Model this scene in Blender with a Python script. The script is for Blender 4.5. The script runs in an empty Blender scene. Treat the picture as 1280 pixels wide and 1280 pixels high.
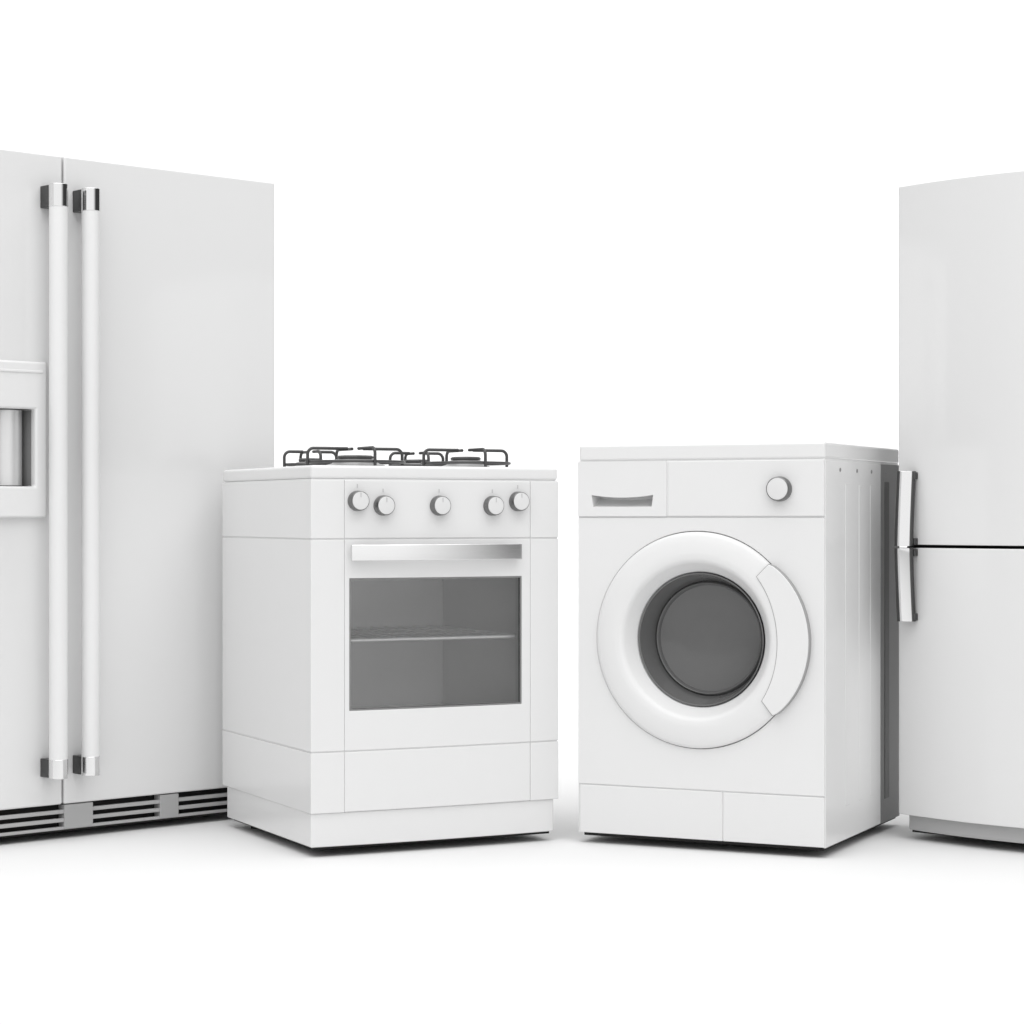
import bpy, bmesh, math
from math import radians as R, sin, cos, pi
from mathutils import Vector, Matrix

scene = bpy.context.scene
C = scene.collection

# ------------------------------------------------------------------ camera
G = 0.022                       # bodies stand this far above the floor, on their feet
cam_d = bpy.data.cameras.new('camera')
cam = bpy.data.objects.new('camera', cam_d)
C.objects.link(cam)
cam.location = (0, 0, 0.72 + G)
cam.rotation_euler = (R(90), 0, 0)
cam_d.sensor_width = 36
cam_d.lens = 36 * 2800 / 1280
cam_d.shift_y = 5 / 1280
cam_d.clip_start = 0.05
cam_d.clip_end = 200
scene.camera = cam

# ------------------------------------------------------------------ world: a studio, bright behind the camera and overhead, dim to the sides
W = bpy.data.worlds.new('World')
scene.world = W
W.use_nodes = True
nt = W.node_tree
nt.nodes.clear()
wo = nt.nodes.new('ShaderNodeOutputWorld')
bg = nt.nodes.new('ShaderNodeBackground')
tc = nt.nodes.new('ShaderNodeTexCoord')
sx = nt.nodes.new('ShaderNodeSeparateXYZ')
nt.links.new(tc.outputs['Generated'], sx.inputs[0])


def wmap(sock, a, b, c, d):
    m = nt.nodes.new('ShaderNodeMapRange')
    m.interpolation_type = 'SMOOTHSTEP'
    for i, v in enumerate((a, b, c, d)):
        m.inputs[i + 1].default_value = v
    nt.links.new(sock, m.inputs[0])
    return m.outputs[0]


def wadd(a, b):
    m = nt.nodes.new('ShaderNodeMath')
    m.operation = 'ADD'
    nt.links.new(a, m.inputs[0])
    nt.links.new(b, m.inputs[1])
    return m.outputs[0]


WORLD_BASE, WORLD_FRONT, WORLD_TOP = 0.05, 1.02, 0.75
front = wmap(sx.outputs['Y'], -0.22, -0.80, WORLD_BASE, WORLD_BASE + WORLD_FRONT)
top = wmap(sx.outputs['Z'], 0.30, 0.75, 0.0, WORLD_TOP)
nt.links.new(wadd(front, top), bg.inputs['Strength'])
bg.inputs['Color'].default_value = (1, 1, 1, 1)
nt.links.new(bg.outputs[0], wo.inputs[0])

# ------------------------------------------------------------------ studio lamps


def area(name, loc, rot, sx_, sy_, power):
    l = bpy.data.lights.new(name, 'AREA')
    l.shape = 'RECTANGLE'
    l.size = sx_
    l.size_y = sy_
    l.energy = power
    o = bpy.data.objects.new(name, l)
    o.location = loc
    o.rotation_euler = rot
    C.objects.link(o)
    return o


area('overhead_softbox', (0, 4.2, 4.6), (0, 0, 0), 6.0, 5.0, 182)
area('backdrop_light', (0, 9.0, 5.2), (R(48), 0, 0), 9.0, 1.5, 260)  # unseen lamp added to bring the backdrop up to white

scene.view_settings.view_transform = 'Standard'
scene.view_settings.look = 'None'
scene.view_settings.exposure = 0
scene.view_settings.gamma = 1
scene.view_settings.use_curve_mapping = False
scene.render.engine = 'CYCLES'
scene.cycles.max_bounces = 10
scene.cycles.diffuse_bounces = 6

# ------------------------------------------------------------------ materials


def mat(name, col, rough=0.4, metal=0.0, coat=0.0, ior=1.45, mottle=0.0, bump=0.0, scale=30.0, stretch=None, rvar=0.0):
    m = bpy.data.materials.new(name)
    m.use_nodes = True
    t = m.node_tree
    p = t.nodes['Principled BSDF']
    if not hasattr(col, '__len__'):
        col = (col, col, col)
    p.inputs['Base Color'].default_value = (*col, 1)
    p.inputs['Roughness'].default_value = rough
    p.inputs['Metallic'].default_value = metal
    p.inputs['IOR'].default_value = ior
    if coat:
        p.inputs['Coat Weight'].default_value = coat
        p.inputs['Coat Roughness'].default_value = 0.06
    c = t.nodes.new('ShaderNodeTexCoord')
    mp = t.nodes.new('ShaderNodeMapping')
    if stretch:
        mp.inputs['Scale'].default_value = stretch
    n = t.nodes.new('ShaderNodeTexNoise')
    n.inputs['Scale'].default_value = scale
    n.inputs['Detail'].default_value = 3
    t.links.new(c.outputs['Object'], mp.inputs[0])
    t.links.new(mp.outputs[0], n.inputs['Vector'])
    if mottle:
        r = t.nodes.new('ShaderNodeMapRange')
        r.inputs[3].default_value = 1 - mottle
        r.inputs[4].default_value = 1 + mottle
        t.links.new(n.outputs[0], r.inputs[0])
        mx = t.nodes.new('ShaderNodeVectorMath')
        mx.operation = 'SCALE'
        mx.inputs[0].default_value = col
        t.links.new(r.outputs[0], mx.inputs['Scale'])
        t.links.new(mx.outputs[0], p.inputs['Base Color'])
    if rvar:
        r = t.nodes.new('ShaderNodeMapRange')
        r.inputs[3].default_value = max(0.02, rough - rvar)
        r.inputs[4].default_value = rough + rvar
        t.links.new(n.outputs[0], r.inputs[0])
        t.links.new(r.outputs[0], p.inputs['Roughness'])
    if bump:
        b = t.nodes.new('ShaderNodeBump')
        b.inputs['Strength'].default_value = bump
        b.inputs['Distance'].default_value = 0.001
        t.links.new(n.outputs[0], b.inputs['Height'])
        t.links.new(b.outputs[0], p.inputs['Normal'])
    return m


M = {}
M['floor'] = mat('white_studio_floor', 0.75, 0.85, mottle=0.004, scale=3)
M['enamel'] = mat('white_enamel', 0.73, 0.20, mottle=0.006, scale=4, rvar=0.03)
M['fridge'] = mat('white_fridge_paint', 0.71, 0.09, mottle=0.006, scale=4, rvar=0.03)
M['plastic'] = mat('white_plastic', 0.73, 0.38, mottle=0.005, scale=8)
M['rim'] = mat('grey_knob_rim', 0.20, 0.28, metal=0.9, rvar=0.03)
M['knobface'] = mat('knob_face', 0.69, 0.3, mottle=0.01, scale=20)
M['chrome'] = mat('chrome', 0.78, 0.07, metal=1.0, rvar=0.02, scale=10)
M['steel'] = mat('brushed_steel', 0.86, 0.13, metal=1.0, rvar=0.04, scale=60, stretch=(0.4, 1, 14))
M['darkmetal'] = mat('dark_metal', 0.10, 0.30, metal=1.0, rvar=0.05)
M['iron'] = mat('dark_grate_wire', 0.06, 0.38, metal=0.3, rvar=0.1, scale=80)
M['rackwire'] = mat('pale_rack_wire', 0.9, 0.3, metal=0.3, rvar=0.03)
M['alu'] = mat('aluminium_burner', 0.38, 0.40, metal=0.6, rvar=0.05)
M['cap'] = mat('burner_cap', 0.07, 0.45, rvar=0.1)
M['cavity'] = mat('grey_oven_enamel', 0.86, 0.22, mottle=0.02, scale=12)
M['gasket'] = mat('grey_gasket', 0.22, 0.6, mottle=0.02)
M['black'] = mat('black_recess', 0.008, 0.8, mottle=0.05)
M['grille'] = mat('grey_grille_plastic', 0.40, 0.4, mottle=0.01)
M['greyplinth'] = mat('grey_plinth_plastic', 0.38, 0.45, mottle=0.01)
M['niche'] = mat('satin_steel_niche', 0.72, 0.34, metal=0.6, rvar=0.05)
M['tick'] = mat('grey_print', 0.5, 0.5, mottle=0.01)
M['smoked'] = mat('smoked_glass_bowl', 0.125, 0.07, rvar=0.015, ior=1.5, mottle=0.02)
M['seam'] = mat('grey_seam', 0.34, 0.5, mottle=0.01)
M['shadestripe'] = mat('dark_shade_stripe', 0.07, 0.45, mottle=0.02)  # shade colour for the darker stripe at the washer's rear
M['rear'] = mat('shade_strip_niche_grey', 0.20, 0.45, mottle=0.02)  # washer strip: shade put into the colour; also the dispenser niche


def glass_mat():
    m = bpy.data.materials.new('tinted_oven_glass')
    m.use_nodes = True
    t = m.node_tree
    t.nodes.clear()
    o = t.nodes.new('ShaderNodeOutputMaterial')
    tr = t.nodes.new('ShaderNodeBsdfTransparent')
    tr.inputs[0].default_value = (0.97, 0.97, 0.97, 1)
    gl = t.nodes.new('ShaderNodeBsdfGlossy')
    gl.inputs['Roughness'].default_value = 0.03
    n = t.nodes.new('ShaderNodeTexNoise')
    n.inputs['Scale'].default_value = 6
    r = t.nodes.new('ShaderNodeMapRange')
    r.inputs[3].default_value = 0.02
    r.inputs[4].default_value = 0.05
    t.links.new(n.outputs[0], r.inputs[0])
    t.links.new(r.outputs[0], gl.inputs['Roughness'])
    fr = t.nodes.new('ShaderNodeFresnel')
    fr.inputs[0].default_value = 1.5
    mx = t.nodes.new('ShaderNodeMixShader')
    t.links.new(fr.outputs[0], mx.inputs[0])
    t.links.new(tr.outputs[0], mx.inputs[1])
    t.links.new(gl.outputs[0], mx.inputs[2])
    t.links.new(mx.outputs[0], o.inputs[0])
    return m


M['glass'] = glass_mat()

# ------------------------------------------------------------------ mesh helpers (local z = height of the body above its own underside)


def quad(bm, vs):
    bm.faces.new(vs)


def box(bm, x0, x1, y0, y1, z0, z1):
    v = [bm.verts.new((x, y, z)) for z in (z0, z1) for x, y in ((x0, y0), (x1, y0), (x1, y1), (x0, y1))]
    for f in ((3, 2, 1, 0), (4, 5, 6, 7), (0, 1, 5, 4), (1, 2, 6, 5), (2, 3, 7, 6), (3, 0, 4, 7)):
        bm.faces.new([v[i] for i in f])


def prism_z(bm, pts, z0, z1):
    a = [bm.verts.new((x, y, z0)) for x, y in pts]
    b = [bm.verts.new((x, y, z1)) for x, y in pts]
    bm.faces.new(a[::-1])
    bm.faces.new(b)
    n = len(pts)
    for i in range(n):
        bm.faces.new((a[i], a[(i + 1) % n], b[(i + 1) % n], b[i]))


def prism_y(bm, pts, y0, y1):
    """pts are (x, z), extruded from y0 (front) to y1 (back)"""
    a = [bm.verts.new((x, y0, z)) for x, z in pts]
    b = [bm.verts.new((x, y1, z)) for x, z in pts]
    bm.faces.new(a)
    bm.faces.new(b[::-1])
    n = len(pts)
    for i in range(n):
        bm.faces.new((b[i], b[(i + 1) % n], a[(i + 1) % n], a[i]))


def lin(a, b, n):
    return [a + (b - a) * i / n for i in range(n + 1)]


def plate(bm, xs, zs, y0, y1, hole=None, f=lambda x: 0.0):
    """solid plate facing -y on a grid, front bent by f(x), optional rectangular hole of cells (x0,x1,z0,z1)"""
    fr, bk = {}, {}
    for i, x in enumerate(xs):
        for j, z in enumerate(zs):
            fr[i, j] = bm.verts.new((x, y0 + f(x), z))
            bk[i, j] = bm.verts.new((x, y1, z))

    def solid(i, j):
        if i < 0 or j < 0 or i >= len(xs) - 1 or j >= len(zs) - 1:
            return False
        if hole:
            cx = (xs[i] + xs[i + 1]) / 2
            cz = (zs[j] + zs[j + 1]) / 2
            if hole[0] < cx < hole[1] and hole[2] < cz < hole[3]:
                return False
        return True
    for i in range(len(xs) - 1):
        for j in range(len(zs) - 1):
            if not solid(i, j):
                continue
            bm.faces.new((fr[i, j], fr[i + 1, j], fr[i + 1, j + 1], fr[i, j + 1]))
            bm.faces.new((bk[i, j + 1], bk[i + 1, j + 1], bk[i + 1, j], bk[i, j]))
            if not solid(i - 1, j):
                bm.faces.new((bk[i, j], fr[i, j], fr[i, j + 1], bk[i, j + 1]))
            if not solid(i + 1, j):
                bm.faces.new((fr[i + 1, j], bk[i + 1, j], bk[i + 1, j + 1], fr[i + 1, j + 1]))
            if not solid(i, j - 1):
                bm.faces.new((bk[i, j], bk[i + 1, j], fr[i + 1, j], fr[i, j]))
            if not solid(i, j + 1):
                bm.faces.new((fr[i, j + 1], fr[i + 1, j + 1], bk[i + 1, j + 1], bk[i, j + 1]))
    for v in list(bm.verts):
        if not v.link_faces:
            bm.verts.remove(v)


def lathe_y(bm, cx, cz, prof, n=96, squash=1.0):
    """surface of revolution about the y axis through (cx, cz); prof = [(r, y)...]; r=0 closes"""
    rings = []
    for r, y in prof:
        if r < 1e-6:
            rings.append([bm.verts.new((cx, y, cz))])
        else:
            rings.append([bm.verts.new((cx + r * cos(2 * pi * k / n), y, cz + r * sin(2 * pi * k / n))) for k in range(n)])
    for a, b in zip(rings, rings[1:]):
        for k in range(n):
            k2 = (k + 1) % n
            if len(a) == 1 and len(b) == 1:
                continue
            if len(a) == 1:
                bm.faces.new((a[0], b[k], b[k2]))
            elif len(b) == 1:
                bm.faces.new((a[k2], a[k], b[0]))
            else:
                bm.faces.new((a[k2], a[k], b[k], b[k2]))


def lathe_z(bm, cx, cy, prof, n=40):
    rings = []
    for r, z in prof:
        if r < 1e-6:
            rings.append([bm.verts.new((cx, cy, z))])
        else:
            rings.append([bm.verts.new((cx + r * cos(2 * pi * k / n), cy + r * sin(2 * pi * k / n), z)) for k in range(n)])
    for a, b in zip(rings, rings[1:]):
        for k in range(n):
            k2 = (k + 1) % n
            if len(a) == 1:
                bm.faces.new((a[0], b[k], b[k2]))
            elif len(b) == 1:
                bm.faces.new((a[k2], a[k], b[0]))
            else:
                bm.faces.new((a[k2], a[k], b[k], b[k2]))


def tube(bm, pts, r, n=10, squash=None):
    """round tube through points; squash=(ra, rb) elliptical with ra across x, rb across y"""
    pts = [Vector(p) for p in pts]
    rings = []
    prev = None
    for i, p in enumerate(pts):
        d = (pts[min(i + 1, len(pts) - 1)] - pts[max(i - 1, 0)]).normalized()
        if prev is None:
            ref = Vector((1, 0, 0)) if abs(d.x) < 0.9 else Vector((0, 0, 1))
            u = (ref - d * ref.dot(d)).normalized()
        else:
            u = (prev - d * prev.dot(d)).normalized()
        prev = u
        w = d.cross(u)
        ra, rb = squash if squash else (r, r)
        rings.append([bm.verts.new(p + u * ra * cos(2 * pi * k / n) + w * rb * sin(2 * pi * k / n)) for k in range(n)])
    for a, b in zip(rings, rings[1:]):
        for k in range(n):
            k2 = (k + 1) % n
            bm.faces.new((a[k], a[k2], b[k2], b[k]))
    bm.faces.new(rings[0][::-1])
    bm.faces.new(rings[-1])


def obj(name, bm, m, parent=None, bevel=0.0, seg=3, smooth=True, lift=True):
    bmesh.ops.recalc_face_normals(bm, faces=bm.faces)
    if lift:
        for v in bm.verts:
            v.co.z += G
    me = bpy.data.meshes.new(name)
    bm.to_mesh(me)
    bm.free()
    if smooth:
        me.polygons.foreach_set('use_smooth', [True] * len(me.polygons))
        me.set_sharp_from_angle(angle=R(38))
    me.materials.append(m)
    o = bpy.data.objects.new(name, me)
    C.objects.link(o)
    if parent:
        o.parent = parent
    if bevel:
        b = o.modifiers.new('bevel', 'BEVEL')
        b.width = bevel
        b.segments = seg
        b.limit_method = 'ANGLE'
        b.angle_limit = R(40)
        b.harden_normals = False
        if smooth:
            wn = o.modifiers.new('wn', 'WEIGHTED_NORMAL')
            wn.keep_sharp = False
            wn.weight = 90
    return o


def new():
    return bmesh.new()


def thing(name, label, cat, x, y, yaw, group=None):
    o = bpy.data.objects.new(name, None)
    C.objects.link(o)
    o.empty_display_size = 0.1
    o.location = (x, y, 0)
    o.rotation_euler = (0, 0, R(yaw))
    o['label'] = label
    o['category'] = cat
    if group:
        o['group'] = group
    return o


def shade_base(parent, x0, x1, y0, y1):
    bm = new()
    box(bm, x0, x1, y0, y1, -0.005, 0.004)  # black plate added under the body to deepen the contact shadow
    obj('shade_base', bm, M['black'], parent)


def feet(parent, spots, r=0.018):
    for x, y in spots:
        bm = new()
        lathe_z(bm, x, y, [(0, 0.0), (r, 0.0), (r, G + 0.004), (0, G + 0.004)], 20)
        obj('foot', bm, M['black'], parent, lift=False)


# ------------------------------------------------------------------ setting
bm = new()
v = [bm.verts.new(p) for p in ((-14, -6, 0), (14, -6, 0), (14, 11, 0), (-14, 11, 0))]
bm.faces.new(v)
o = obj('floor', bm, M['floor'], smooth=False, lift=False)
o['kind'] = 'structure'
bm = new()
rows = []
for i in range(25):
    a = i / 24 * pi / 2
    rows.append((11 + 2.5 * sin(a), 2.5 - 2.5 * cos(a)))
rows.append((13.5, 8.0))
vr = [[bm.verts.new((x, y, z)) for x in (-4.8, 4.8)] for y, z in rows]
for a, b in zip(vr, vr[1:]):
    bm.faces.new((a[0], a[1], b[1], b[0]))
o = obj('backdrop', bm, M['floor'], lift=False)
o['kind'] = 'structure'

# ------------------------------------------------------------------ tall white double-door fridge (left)
fr = thing('fridge', 'tall white double-door refrigerator with long bar handles and dispenser, left of the cooker',
           'refrigerator', -0.5871, 5.5537, 42.8)
FW, FH, FD = 1.0, 1.547, 0.70
SEAM = -0.604
bm = new()
box(bm, -FW + 0.004, -0.004, 0.058, FD, 0.0, FH - 0.004)
obj('body', bm, M['fridge'], fr, 0.004)
bm = new()
box(bm, SEAM + 0.0022, 0, 0, 0.052, 0.058, FH)
obj('door', bm, M['fridge'], fr, 0.005, 4)['label'] = 'plain right-hand door of the double-door fridge'
NX0, NX1, NZ0, NZ1 = -0.905, -0.686, 0.787, 0.962
bm = new()
plate(bm, [-FW, NX0, NX1, SEAM - 0.0022], [0.058, NZ0, NZ1, FH], 0, 0.052, (NX0, NX1, NZ0, NZ1))
dl = obj('door', bm, M['fridge'], fr, 0.005, 4)
dl['label'] = 'left-hand door with the dispenser in it'
# dispenser: raised surround with a concave steel niche
PX0, PX1, PZ0, PZ1 = -0.935, -0.655, 0.716, 1.070
bm = new()
plate(bm, [PX0, NX0, NX1, PX1], [PZ0, NZ0, NZ1, PZ1], -0.016, 0.004, (NX0, NX1, NZ0, NZ1))
dp = obj('dispenser', bm, M['plastic'], fr, 0.006, 4)
bm = new()
box(bm, PX0 + 0.02, PX1 - 0.012, -0.0185, -0.010, PZ1 - 0.026, PZ1 - 0.020)
obj('trim_line', bm, M['plastic'], dp, 0.0015)
bm = new()
n = 28
arc = []
for i in range(n + 1):
    a = pi * i / n
    arc.append(((NX0 + NX1) / 2 - 0.1085 * cos(a), 0.002 + 0.085 * sin(a) ** 0.35))
lo = [bm.verts.new((x, y, NZ0 + 0.001)) for x, y in arc]
hi = [bm.verts.new((x, y, NZ1 - 0.001)) for x, y in arc]
for i in range(n):
    bm.faces.new((lo[i], lo[i + 1], hi[i + 1], hi[i]))
bm.faces.new(lo)
bm.faces.new(hi[::-1])
obj('niche', bm, M['rear'], dp)
bm = new()
lathe_z(bm, -0.727, 0.044, [(0, NZ0 + 0.002), (0.036, NZ0 + 0.002), (0.036, NZ1 - 0.002), (0, NZ1 - 0.002)], 48)
obj('spout', bm, M['niche'], dp)
# handles
for hx, z0, z1 in ((-0.6475, 0.125, 1.472), (-0.5625, 0.126, 1.470)):
    PY = -0.050
    bm = new()
    tube(bm, [(hx, PY, z) for z in lin(z0 + 0.042, z1 - 0.050, 6)], 0.0208, 40)
    h = obj('handle', bm, M['plastic'], fr)
    for za, zb in ((z0, z0 + 0.044), (z1 - 0.052, z1)):
        bm = new()
        tube(bm, [(hx, PY, za), (hx, PY, zb)], 0.0216, 40)
        cp = obj('handle_cap', bm, M['chrome'], h, 0.0012, 2)
        bm = new()
        box(bm, hx - 0.0175, hx + 0.0165, PY + 0.006, -0.0005, za + 0.001, zb - 0.001)
        obj('handle_bracket', bm, M['darkmetal'], h, 0.0015, 2)
# grille under the doors
gr_top = 0.056
bm = new()
box(bm, -FW + 0.01, -0.01, 0.03, 0.05, 0.0, gr_top)
gb = obj('grille', bm, M['black'], fr)
bars = new()
for z0, z1 in ((0.0360, 0.0450), (0.0165, 0.0255), (-0.001, 0.0060)):
    box(bars, -FW + 0.006, -0.006, 0.004, 0.014, z0, z1)
obj('slats', bars, M['grille'], gb, 0.0015)
for x0, x1 in ((-0.90, -0.827), (-0.600, -0.523), (-0.338, -0.285), (-0.09, -0.03)):
    bm = new()
    box(bm, x0, x1, 0.0015, 0.028, 0.0, gr_top)
    obj('grille_post', bm, M['greyplinth'], gb, 0.002)
shade_base(fr, -FW + 0.012, -0.012, 0.008, FD - 0.02)
feet(fr, [(-0.12, 0.25), (-0.88, 0.25), (-0.08, 0.6), (-0.92, 0.6)])

# ------------------------------------------------------------------ gas cooker
ck = thing('cooker', 'white gas cooker with five knobs, steel bar handle and grey glass oven window',
           'cooker', -0.4356, 4.852, 26.24)
CW, CD = 0.604, 0.588
BUL = 0.010


def cf(x):
    t = (x - CW / 2) / (CW / 2)
    return -BUL * (1 - t * t)


def cooker_plan(inx=0.0, iny=0.0, notch=None, back=0.0, nd=0.02):
    x0, x1 = inx, CW - inx
    pts = []
    if notch:
        xs = lin(x0, notch[0], 4)
        pts += [(x, cf(x) + iny) for x in xs]
        pts += [(notch[0], nd), (notch[1], nd)]
        pts += [(x, cf(x) + iny) for x in lin(notch[1], x1, 4)]
    else:
        pts += [(x, cf(x) + iny) for x in lin(x0, x1, 24)]
    pts += [(x1, CD - back), (x0, CD - back)]
    return pts


NT = (0.0765, 0.5305)
bm = new()
prism_z(bm, cooker_plan(notch=NT), 0.671, 0.7985)
prism_z(bm, cooker_plan(notch=NT, nd=0.50), 0.208, 0.6685)
prism_z(bm, cooker_plan(notch=NT), 0.074, 0.2055)
prism_z(bm, cooker_plan(inx=0.0018, iny=0.0022, back=0.003), 0.6680, 0.6715)
prism_z(bm, cooker_plan(inx=0.0018, iny=0.0022, back=0.003), 0.2050, 0.2085)
prism_z(bm, cooker_plan(inx=0.0018, iny=0.0022, back=0.003), 0.7980, 0.801)
body = obj('body', bm, M['enamel'], ck, 0.002, 3)
bm = new()
prism_z(bm, cooker_plan(inx=0.001, iny=0.001), 0.8005, 0.8305)
obj('hob_top', bm, M['enamel'], ck, 0.007, 4)
bm = new()
pl = [(x if x > 0.01 else 0.002, y) for x, y in cooker_plan(inx=0.0, iny=0.005)]
pl = [(x if x < CW - 0.01 else CW - 0.010, y) for x, y in pl[:-2]] + [(CW - 0.010, CD - 0.04), (0.002, CD - 0.028), (0.002, CD - 0.0281)]
prism_z(bm, pl[:-1], 0.0, 0.0742)
obj('plinth', bm, M['enamel'], ck, 0.003, 3)
# control panel
bm = new()
PXS = lin(NT[0] + 0.0004, NT[1] - 0.0004, 26)
plate(bm, PXS, [0.671, 0.7985], 0, 0.019, None, cf)
obj('control_panel', bm, M['enamel'], ck, 0.002, 3)
bm = new()
plate(bm, PXS, [0.0745, 0.2055], 0, 0.019, None, cf)
obj('drawer', bm, M['enamel'], ck, 0.002, 3)
# oven door with window
GX0, GX1, GZ0, GZ1 = 0.088, 0.508, 0.2945, 0.584
bm = new()
xs = [PXS[0]] + lin(GX0, GX1, 24) + [PXS[-1]]
plate(bm, xs, [0.208, GZ0, GZ1, 0.6685], 0, 0.028, (GX0, GX1, GZ0, GZ1), cf)
door = obj('oven_door', bm, M['enamel'], ck, 0.0015, 3)
bm = new()
gx = lin(GX0 + 0.003, GX1 - 0.003, 24)
a = [bm.verts.new((x, cf(x) + 0.003, GZ0 + 0.003)) for x in gx]
b = [bm.verts.new((x, cf(x) + 0.003, GZ1 - 0.003)) for x in gx]
for i in range(24):
    bm.faces.new((a[i], a[i + 1], b[i + 1], b[i]))
obj('window', bm, M['glass'], door)
bm = new()
xs = [GX0 + 0.0002] + lin(GX0 + 0.0035, GX1 - 0.0035, 20) + [GX1 - 0.0002]
plate(bm, xs, [GZ0 + 0.0002, GZ0 + 0.0035, GZ1 - 0.0035, GZ1 - 0.0002], 0.002, 0.0065, (GX0 + 0.0035, GX1 - 0.0035, GZ0 + 0.0035, GZ1 - 0.0035), cf)
obj('gasket', bm, M['gasket'], door)
# handle: flat bar bowed in plan
HX0, HX1, HZ0, HZ1 = 0.085, 0.499, 0.6225, 0.6575


def hy(x):
    t = (x - (HX0 + HX1) / 2) / ((HX1 - HX0) / 2)
    return -0.026 - 0.0165 * (1 - t * t)


bm = new()
n = 32
hx = lin(HX0, HX1, n)
pts = [(x, hy(x)) for x in hx] + [(x, hy(x) + 0.010) for x in reversed(hx)]
prism_z(bm, pts, HZ0, HZ1)
hb = obj('handle', bm, M['steel'], door, 0.0015, 3)
for x0 in (HX0 + 0.004, HX1 - 0.022):
    bm = new()
    box(bm, x0, x0 + 0.018, -0.022, 0.0, HZ0 + 0.006, HZ1 - 0.006)
    obj('handle_mount', bm, M['steel'], hb, 0.001)
# cavity and rack
bm = new()
X0, X1, Y0, Y1, Z0, Z1 = 0.083, 0.521, 0.0285, 0.455, 0.262, 0.625
v = {}
for i, x in enumerate((X0, X1)):
    for j, y in enumerate((Y0, Y1)):
        for k, z in enumerate((Z0, Z1)):
            v[i, j, k] = bm.verts.new((x, y, z))
bm.faces.new((v[0, 1, 0], v[1, 1, 0], v[1, 1, 1], v[0, 1, 1]))
bm.faces.new((v[0, 0, 0], v[0, 1, 0], v[0, 1, 1], v[0, 0, 1]))
bm.faces.new((v[1, 0, 0], v[1, 1, 0], v[1, 1, 1], v[1, 0, 1]))
bm.faces.new((v[0, 0, 0], v[1, 0, 0], v[1, 1, 0], v[0, 1, 0]))
bm.faces.new((v[0, 0, 1], v[1, 0, 1], v[1, 1, 1], v[0, 1, 1]))
cav = obj('oven_cavity', bm, M['cavity'], ck, smooth=False)
bm = new()
RZ = 0.446
tube(bm, [(X0 + 0.001, 0.034, RZ), (X1 - 0.001, 0.034, RZ)], 0.0048, 12)
tube(bm, [(X0 + 0.004, 0.43, RZ), (X1 - 0.004, 0.43, RZ)], 0.003, 8)
tube(bm, [(X0 + 0.004, 0.23, RZ), (X1 - 0.004, 0.23, RZ)], 0.003, 8)
for i in range(12):
    x = X0 + 0.016 + i * (X1 - X0 - 0.032) / 11
    tube(bm, [(x, 0.034, RZ + 0.003), (x, 0.43, RZ + 0.005)], 0.0026, 8)
obj('rack', bm, M['rackwire'], cav)
# knobs
KN = [(0.106, 0.753), (0.166, 0.743), (0.300, 0.743), (0.432, 0.743), (0.497, 0.753)]
for kx, kz in KN:
    y0 = cf(kx)
    bm = new()
    lathe_y(bm, kx, kz, [(0.0225, y0 + 0.001), (0.0225, y0 - 0.004), (0.0212, y0 - 0.018), (0.0200, y0 - 0.0200), (0.0195, y0 - 0.0203)], 48)
    k = obj('knob', bm, M['rim'], ck)
    bm = new()
    lathe_y(bm, kx, kz, [(0.0195, y0 - 0.0198), (0.0188, y0 - 0.0206), (0.012, y0 - 0.0212), (0, y0 - 0.0214)], 48)
    obj('knob_face', bm, M['knobface'], k)
    bm = new()
    box(bm, kx - 0.0008, kx + 0.0008, y0 - 0.0222, y0 - 0.0205, kz + 0.008, kz + 0.0175)
    obj('pointer', bm, M['tick'], k)
    bm = new()
    box(bm, kx - 0.001, kx + 0.001, y0 - 0.0006, y0 + 0.001, kz + 0.029, kz + 0.037)
    obj('knob_mark', bm, M['tick'], ck)
# burners and pan supports
HT = 0.8305


def bend(c, d, r_out, r_in, zt, rc=0.014):
    """a wire that rises from the hob, rounds over and points to the burner centre"""
    p = [Vector((c[0] + d[0] * r_out, c[1] + d[1] * r_out, HT - 0.001))]
    for i in range(7):
        a = pi / 2 * i / 6
        rr = r_out - rc * (1 - cos(a))
        zz = zt - rc + rc * sin(a)
        p.append(Vector((c[0] + d[0] * rr, c[1] + d[1] * rr, zz)))
    p.append(Vector((c[0] + d[0] * r_in, c[1] + d[1] * r_in, zt)))
    return p


for cx, cy, ro, rb in ((0.165, 0.15, 0.115, 0.050), (0.440, 0.15, 0.106, 0.042), (0.165, 0.43, 0.066, 0.034), (0.440, 0.43, 0.070, 0.038)):
    bm = new()
    lathe_z(bm, cx, cy, [(rb * 1.35, HT - 0.001), (rb * 1.35, HT + 0.004), (rb * 1.05, HT + 0.008), (rb, HT + 0.016), (rb * 0.8, HT + 0.018), (0, HT + 0.018)], 40)
    bu = obj('burner', bm, M['alu'], ck)
    bm = new()
    lathe_z(bm, cx, cy, [(0, HT + 0.017), (rb * 0.82, HT + 0.019), (rb * 0.84, HT + 0.023), (rb * 0.75, HT + 0.026), (0, HT + 0.027)], 40)
    obj('burner_cap', bm, M['cap'], bu)
    bm = new()
    for dx, dy in ((1, 0), (-1, 0), (0, 1), (0, -1)):
        tube(bm, bend((cx, cy), (dx, dy), ro, 0.019, HT + 0.0415), 0.0036, 10)
    rr = ro - 0.004
    ringp = [(cx + rr * cos(2 * pi * k / 48), cy + rr * sin(2 * pi * k / 48), HT + 0.011) for k in range(49)]
    tube(bm, ringp, 0.0031, 8)
    obj('pan_support', bm, M['iron'], ck)
shade_base(ck, 0.012, CW - 0.020, 0.008, CD - 0.05)
feet(ck, [(0.12, 0.20), (CW - 0.12, 0.20), (0.06, 0.5), (CW - 0.06, 0.5)])

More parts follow.
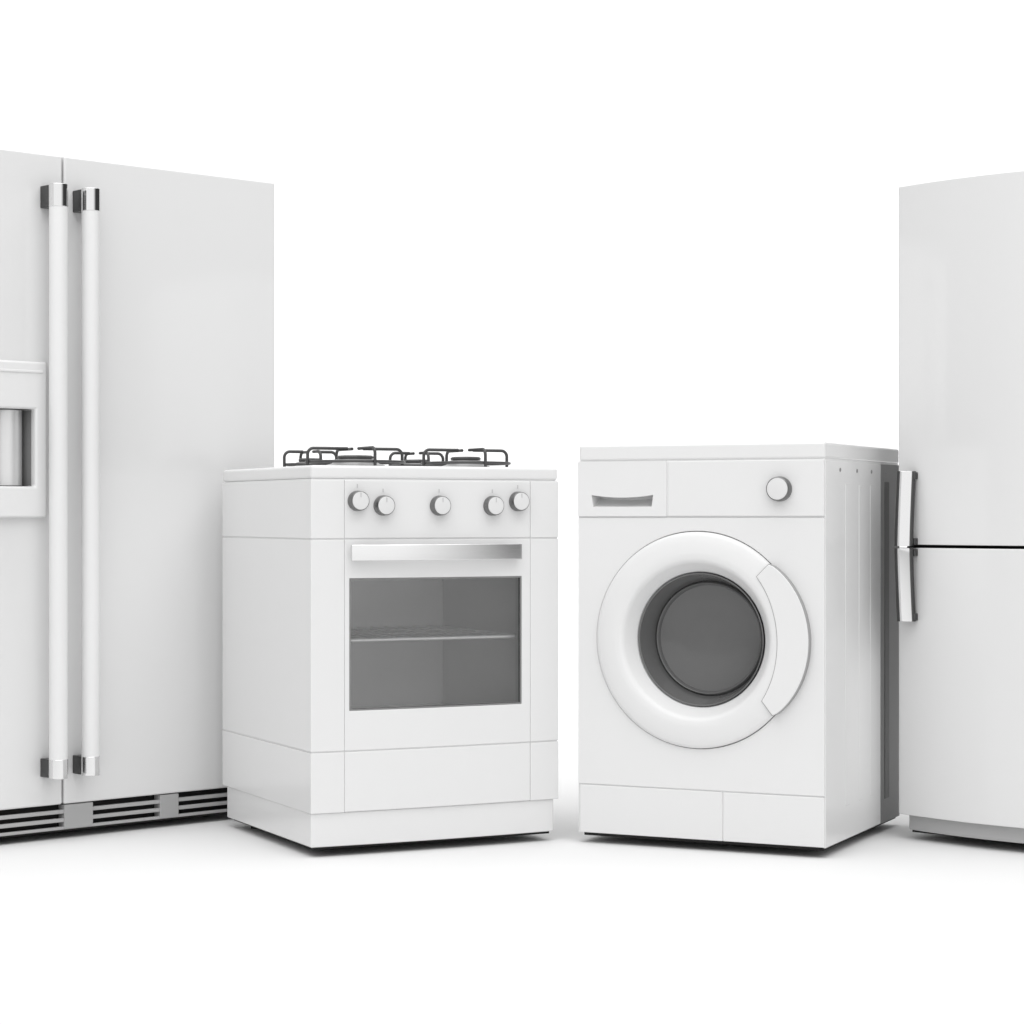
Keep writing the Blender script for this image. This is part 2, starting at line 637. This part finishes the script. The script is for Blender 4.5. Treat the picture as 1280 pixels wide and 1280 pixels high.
# ------------------------------------------------------------------ washing machine
wm = thing('washing_machine', 'white front-loading washing machine with round smoked glass door, right of the cooker',
           'washing machine', 0.6776, 4.8462, -25.24)
WW, WD = 0.584, 0.592
bm = new()
prism_z(bm, [(-WW, 0.004), (-WW + 0.006, 0.004), (-WW + 0.006, 0.120), (-0.006, 0.120), (-0.006, 0.004), (0, 0.004), (0, WD), (-WW, WD)], 0.0, 0.842)
for z0_, z1_ in ((0.7155, 0.7205), (0.1095, 0.1135)):
    box(bm, -WW + 0.003, -0.004, 0.0005, 0.05, z0_, z1_)
box(bm, -0.370, -0.360, -0.0018, 0.05, 0.7195, 0.842)
box(bm, -0.237, -0.231, 0.0005, 0.05, 0.002, 0.1105)
box(bm, -WW + 0.003, -0.0015, 0.001, WD - 0.003, 0.838, 0.846)
wbody = obj('body', bm, M['enamel'], wm, 0.004, 3)
bm = new()
box(bm, -WW + 0.004, 0.0, -0.002, WD, 0.8445, 0.881)
obj('worktop', bm, M['enamel'], wm, 0.006, 4)
bm = new()
box(bm, -0.363, -0.0015, -0.004, 0.02, 0.7195, 0.8425)
obj('control_panel', bm, M['plastic'], wm, 0.002)
# drawer with scooped grip
SX0, SX1, SZ0, SZ1 = -0.548, -0.398, 0.7405, 0.7675


def plate_with_scoop(bm, x0, x1, z0, z1, y0, y1):
    ns = 16
    xs = lin(SX0, SX1, ns)
    topz = lambda x: SZ1 - 0.006 * (1 - ((x - (SX0 + SX1) / 2) / ((SX1 - SX0) / 2)) ** 2)
    botx = lambda x: (x - (SX0 + SX1) / 2) * 0.95 + (SX0 + SX1) / 2
    o_ = [bm.verts.new((x, y0, z)) for x, z in ((x0, z0), (x1, z0), (x1, z1), (x0, z1))]
    topv = [bm.verts.new((x, y0, topz(x))) for x in xs]
    botv = [bm.verts.new((botx(x), y0, SZ0)) for x in xs]
    bm.faces.new([o_[0], o_[1]] + botv[::-1])
    bm.faces.new([o_[1], o_[2], topv[-1], botv[-1]])
    bm.faces.new([o_[2], o_[3]] + topv)
    bm.faces.new([o_[3], o_[0], botv[0], topv[0]])
    back = [bm.verts.new((v.co.x, y1, v.co.z)) for v in o_]
    for i in range(4):
        bm.faces.new((o_[i], back[i], back[(i + 1) % 4], o_[(i + 1) % 4]))
    return topv, botv, xs


def plate_with_round_hole(bm, x0, x1, z0, z1, y0, y1, cx, cz, r, n=96):
    ha = [(cx + r * cos(2 * pi * k / n), cz + r * sin(2 * pi * k / n)) for k in range(n)]
    for y in (y0, y1):
        o_ = [bm.verts.new((x, y, z)) for x, z in ((x0, z0), (x1, z0), (x1, z1), (x0, z1))]
        h_ = [bm.verts.new((x, y, z)) for x, z in ha]
        es = [bm.edges.new((l[i], l[(i + 1) % len(l)])) for l in (o_, h_) for i in range(len(l))]
        bmesh.ops.triangle_fill(bm, edges=es, use_beauty=True)
        if y == y0:
            of, hf = o_, h_
    for l, m_ in ((of, o_), (hf, h_)):
        for i in range(len(l)):
            j = (i + 1) % len(l)
            bm.faces.new((l[i], l[j], m_[j], m_[i]))


bm = new()
topv, botv, xs_ = plate_with_scoop(bm, -WW + 0.002, -0.3665, 0.7195, 0.8425, -0.004, 0.02)
# scoop: goes straight back under the upper lip, then curves out to the lower edge
prev = topv
steps = [(0.046, 0.0), (0.048, 0.25), (0.036, 0.60), (0.014, 0.93)]
for dy, tt in steps:
    ring = [bm.verts.new((t_.co.x * (1 - tt) + b_.co.x * tt, -0.004 + dy, t_.co.z * (1 - tt) + b_.co.z * tt)) for t_, b_ in zip(topv, botv)]
    for i in range(len(ring) - 1):
        bm.faces.new((prev[i], prev[i + 1], ring[i + 1], ring[i]))
    if dy == steps[0][0]:
        left, right = [topv[0], ring[0]], [topv[-1], ring[-1]]
    else:
        left.append(ring[0])
        right.append(ring[-1])
    prev = ring
for i in range(len(prev) - 1):
    bm.faces.new((prev[i], prev[i + 1], botv[i + 1], botv[i]))
bm.faces.new(left + [botv[0]])
bm.faces.new((right + [botv[-1]])[::-1])
obj('detergent_drawer', bm, M['plastic'], wm)
# the body behind must not fill the scoop
bm = new()
plate_with_round_hole(bm, -WW + 0.002, -0.0015, 0.1125, 0.7165, -0.002, 0.02, -0.294, 0.445, 0.2418)
obj('front_panel', bm, M['enamel'], wm, 0.002)
bm = new()
box(bm, -WW + 0.006, -0.2350, -0.002, 0.02, 0.002, 0.1105)
obj('kick_panel', bm, M['plastic'], wm, 0.002)
bm = new()
box(bm, -0.2330, -0.0015, -0.002, 0.02, 0.002, 0.1105)
obj('service_flap', bm, M['plastic'], wm, 0.002)
# programme knob
kx, kz, y0 = -0.101, 0.779, -0.004
bm = new()
lathe_y(bm, kx, kz, [(0.0275, y0 + 0.001), (0.0275, y0 - 0.004), (0.0262, y0 - 0.017), (0.0245, y0 - 0.0195), (0.0238, y0 - 0.0198)], 56)
k = obj('knob', bm, M['rim'], wm)
bm = new()
lathe_y(bm, kx, kz, [(0.0240, y0 - 0.0190), (0.0232, y0 - 0.0202), (0.014, y0 - 0.0210), (0, y0 - 0.0213)], 56)
obj('knob_face', bm, M['knobface'], k)
# porthole door
DX, DZ = -0.294, 0.445
Rr = 0.2402
bm = new()
lathe_y(bm, DX, DZ, [(Rr, 0.0120), (Rr, -0.0045), (Rr - 0.0012, -0.0075), (Rr - 0.004, -0.0105), (Rr - 0.010, -0.0130), (Rr - 0.025, -0.0158), (0.195, -0.0180),
                     (0.181, -0.0178), (0.1745, -0.0150), (0.1690, -0.0070), (0.1600, 0.0070), (0.1525, 0.0180), (0.1495, 0.0240), (0.1485, 0.0340)], 128)
wd = obj('door', bm, M['plastic'], wm)
bm = new()
lathe_y(bm, DX, DZ, [(0.1484, 0.0180), (0.1450, 0.0190), (0.1440, 0.0240), (0.1400, 0.0360), (0.1330, 0.0620), (0.1300, 0.0740), (0.1290, 0.0780), (0.1272, 0.0725), (0.1245, 0.0705), (0.1218, 0.0725), (0.1190, 0.0800), (0.1150, 0.0810), (0.06, 0.0835), (0, 0.0845)], 128)
obj('glass_bowl', bm, M['smoked'], wd)
# handle flap on the door rim
th0, th1 = R(-41.5), R(44.6)
pts = []
N = 36
for i in range(N + 1):
    s = i / N
    th = th0 + (th1 - th0) * s
    e = sin(pi * s)
    r = Rr + 0.001 + 0.0212 * (e ** 0.62)
    pts.append((DX + r * cos(th), DZ + r * sin(th)))
for i in range(N + 1):
    s = i / N
    th = R(44.6) + (R(-39.5) - R(44.6)) * s
    r = 0.2025 - 0.011 * sin(pi * s)
    pts.append((DX + r * cos(th), DZ + r * sin(th)))
bm = new()
prism_y(bm, pts, -0.0205, -0.001)
hdl = obj('door_handle', bm, M['plastic'], wd, 0.0022, 4)
mx_ = sum(p[0] for p in pts) / len(pts)
mz_ = sum(p[1] for p in pts) / len(pts)
big = []
for i in range(len(pts)):
    p0, p1 = Vector(pts[i - 1]), Vector(pts[(i + 1) % len(pts)])
    d_ = (p1 - p0).normalized()
    big.append((pts[i][0] + d_.y * 0.0012, pts[i][1] - d_.x * 0.0012))
bm = new()
prism_y(bm, big, -0.0186, -0.002)
obj('seam', bm, M['seam'], hdl)
# side: shallow pressed ribs, screws and grey strips that paint the rear shade
for y0_, y1_ in ((0.150, 0.185), (0.255, 0.290), (0.345, 0.375)):
    bm = new()
    box(bm, -0.004, 0.0007, y0_, y1_, 0.075, 0.790)
    obj('side_strip', bm, M['enamel'], wbody, 0.0006, 3)
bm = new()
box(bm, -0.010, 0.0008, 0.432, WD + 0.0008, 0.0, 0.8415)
rp = obj('rear_shade_strip', bm, M['rear'], wbody, 0.0008, 2)  # grey colour stands in for the dark reflection beside the fridge
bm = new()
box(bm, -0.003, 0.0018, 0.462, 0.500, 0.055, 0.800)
obj('side_strip', bm, M['shadestripe'], rp, 0.0012, 2)  # darker colour paints the deepest shade within that band
for y_ in (0.109, 0.238, 0.354, 0.475):
    bm = new()
    # screw heads face +x
    for kk in range(1):
        rings = []
        for r, x in ((0.0045, -0.001), (0.0045, 0.001), (0.0030, 0.0020)):
            rings.append([bm.verts.new((x, y_ + r * cos(2 * pi * q / 16), 0.822 + r * sin(2 * pi * q / 16))) for q in range(16)])
        for a, b in zip(rings, rings[1:]):
            for q in range(16):
                bm.faces.new((a[q], a[(q + 1) % 16], b[(q + 1) % 16], b[q]))
        bm.faces.new(rings[-1])
    obj('screw', bm, M['gasket'], wbody)
shade_base(wm, -WW + 0.014, -0.006, 0.006, WD - 0.01)
feet(wm, [(-0.12, 0.20), (-WW + 0.12, 0.20), (-0.06, 0.5), (-WW + 0.06, 0.5)])

# ------------------------------------------------------------------ two-door fridge-freezer (right)
rf = thing('fridge_freezer', 'tall white fridge freezer with stacked doors and two short chrome handles, behind the washing machine',
           'fridge freezer', 0.8876, 5.156, -39.5)
RW = 0.60


def rfy(x):
    t = (x - RW / 2) / (RW / 2)
    y = -0.045 * (1 - t * t)
    d = min(x, RW - x)
    rc = 0.008
    if d < rc:
        y += rc - math.sqrt(max(0, rc * rc - (rc - d) ** 2))
    return y


rx = [0, 0.0004, 0.0015, 0.003, 0.005, 0.008] + lin(0.02, RW - 0.02, 40) + [RW - 0.008, RW - 0.005, RW - 0.003, RW - 0.0015, RW - 0.0004, RW]
plan = [(x, rfy(x)) for x in rx] + [(RW, 0.055), (0, 0.055)]
bm = new()
prism_z(bm, plan, 0.6545, 1.477)
d1 = obj('door', bm, M['fridge'], rf, 0.002, 3)
d1['label'] = 'tall upper door'
bm = new()
prism_z(bm, plan, 0.035, 0.6475)
d2 = obj('door', bm, M['fridge'], rf, 0.003, 3)
d2['label'] = 'lower door'
bm = new()
box(bm, 0.003, RW - 0.003, 0.060, 0.60, 0.030, 1.474)
obj('body', bm, M['fridge'], rf, 0.004)
bm = new()
box(bm, 0.008, RW - 0.008, 0.030, 0.062, 0.64, 0.66)
box(bm, 0.010, RW - 0.010, 0.050, 0.062, 0.045, 1.465)
obj('door_seal', bm, M['black'], rf)
bm = new()
px = lin(0.026, RW - 0.026, 24)
prism_z(bm, [(x, rfy(x) + 0.014) for x in px] + [(RW - 0.026, 0.5), (0.026, 0.5)], 0.0, 0.0345)
obj('plinth', bm, M['greyplinth'], rf, 0.002)
HXc = 0.040
for z0, z1, dd in ((0.6515, 0.822, d1), (0.480, 0.6465, d2)):
    up = dd is d1
    levels = []
    for i in range(15):
        s = i / 14
        q = s if up else 1 - s            # 0 at the seam, 1 at the far end
        levels.append((z0 + (z1 - z0) * s, -0.038 + 0.012 * q ** 1.3))

    def sweep(bm, sect):
        rings = [[bm.verts.new((x, y0_ + y, z)) for x, y in sect] for z, y0_ in levels]
        n_ = len(sect)
        for a_, b_ in zip(rings, rings[1:]):
            for k in range(n_):
                bm.faces.new((a_[k], a_[(k + 1) % n_], b_[(k + 1) % n_], b_[k]))
        bm.faces.new(rings[0][::-1])
        bm.faces.new(rings[-1])
    def sect(a_, b_, degs):
        out = []
        for q in degs:
            c_, s_ = cos(R(q)), sin(R(q))
            c_ = math.copysign(abs(c_) ** 0.85, c_)
            s_ = math.copysign(abs(s_) ** 0.85, s_)
            out.append((HXc + 0.868 * a_ * c_ + 0.496 * b_ * s_, -0.004 + 0.496 * a_ * c_ - 0.868 * b_ * s_))
        return out
    bm = new()
    sweep(bm, sect(0.0208, 0.0130, range(0, 360, 9)))
    h = obj('handle', bm, M['chrome'], dd, 0.0006, 2)
    bm = new()
    sweep(bm, sect(0.0214, 0.0136, range(134, 420, 9)))
    obj('handle_edge_shade', bm, M['darkmetal'], h)  # dark edge reflections of the chrome, put in as dark metal
    for s in (0.06, 0.94):
        z = z0 + (z1 - z0) * s
        bm = new()
        box(bm, HXc - 0.008, HXc + 0.022, -0.032, rfy(HXc) + 0.004, z - 0.008, z + 0.008)
        obj('handle_mount', bm, M['darkmetal'], h, 0.002)
shade_base(rf, 0.034, RW - 0.034, 0.008, 0.49)
feet(rf, [(0.12, 0.20), (RW - 0.12, 0.20), (0.08, 0.5), (RW - 0.08, 0.5)])
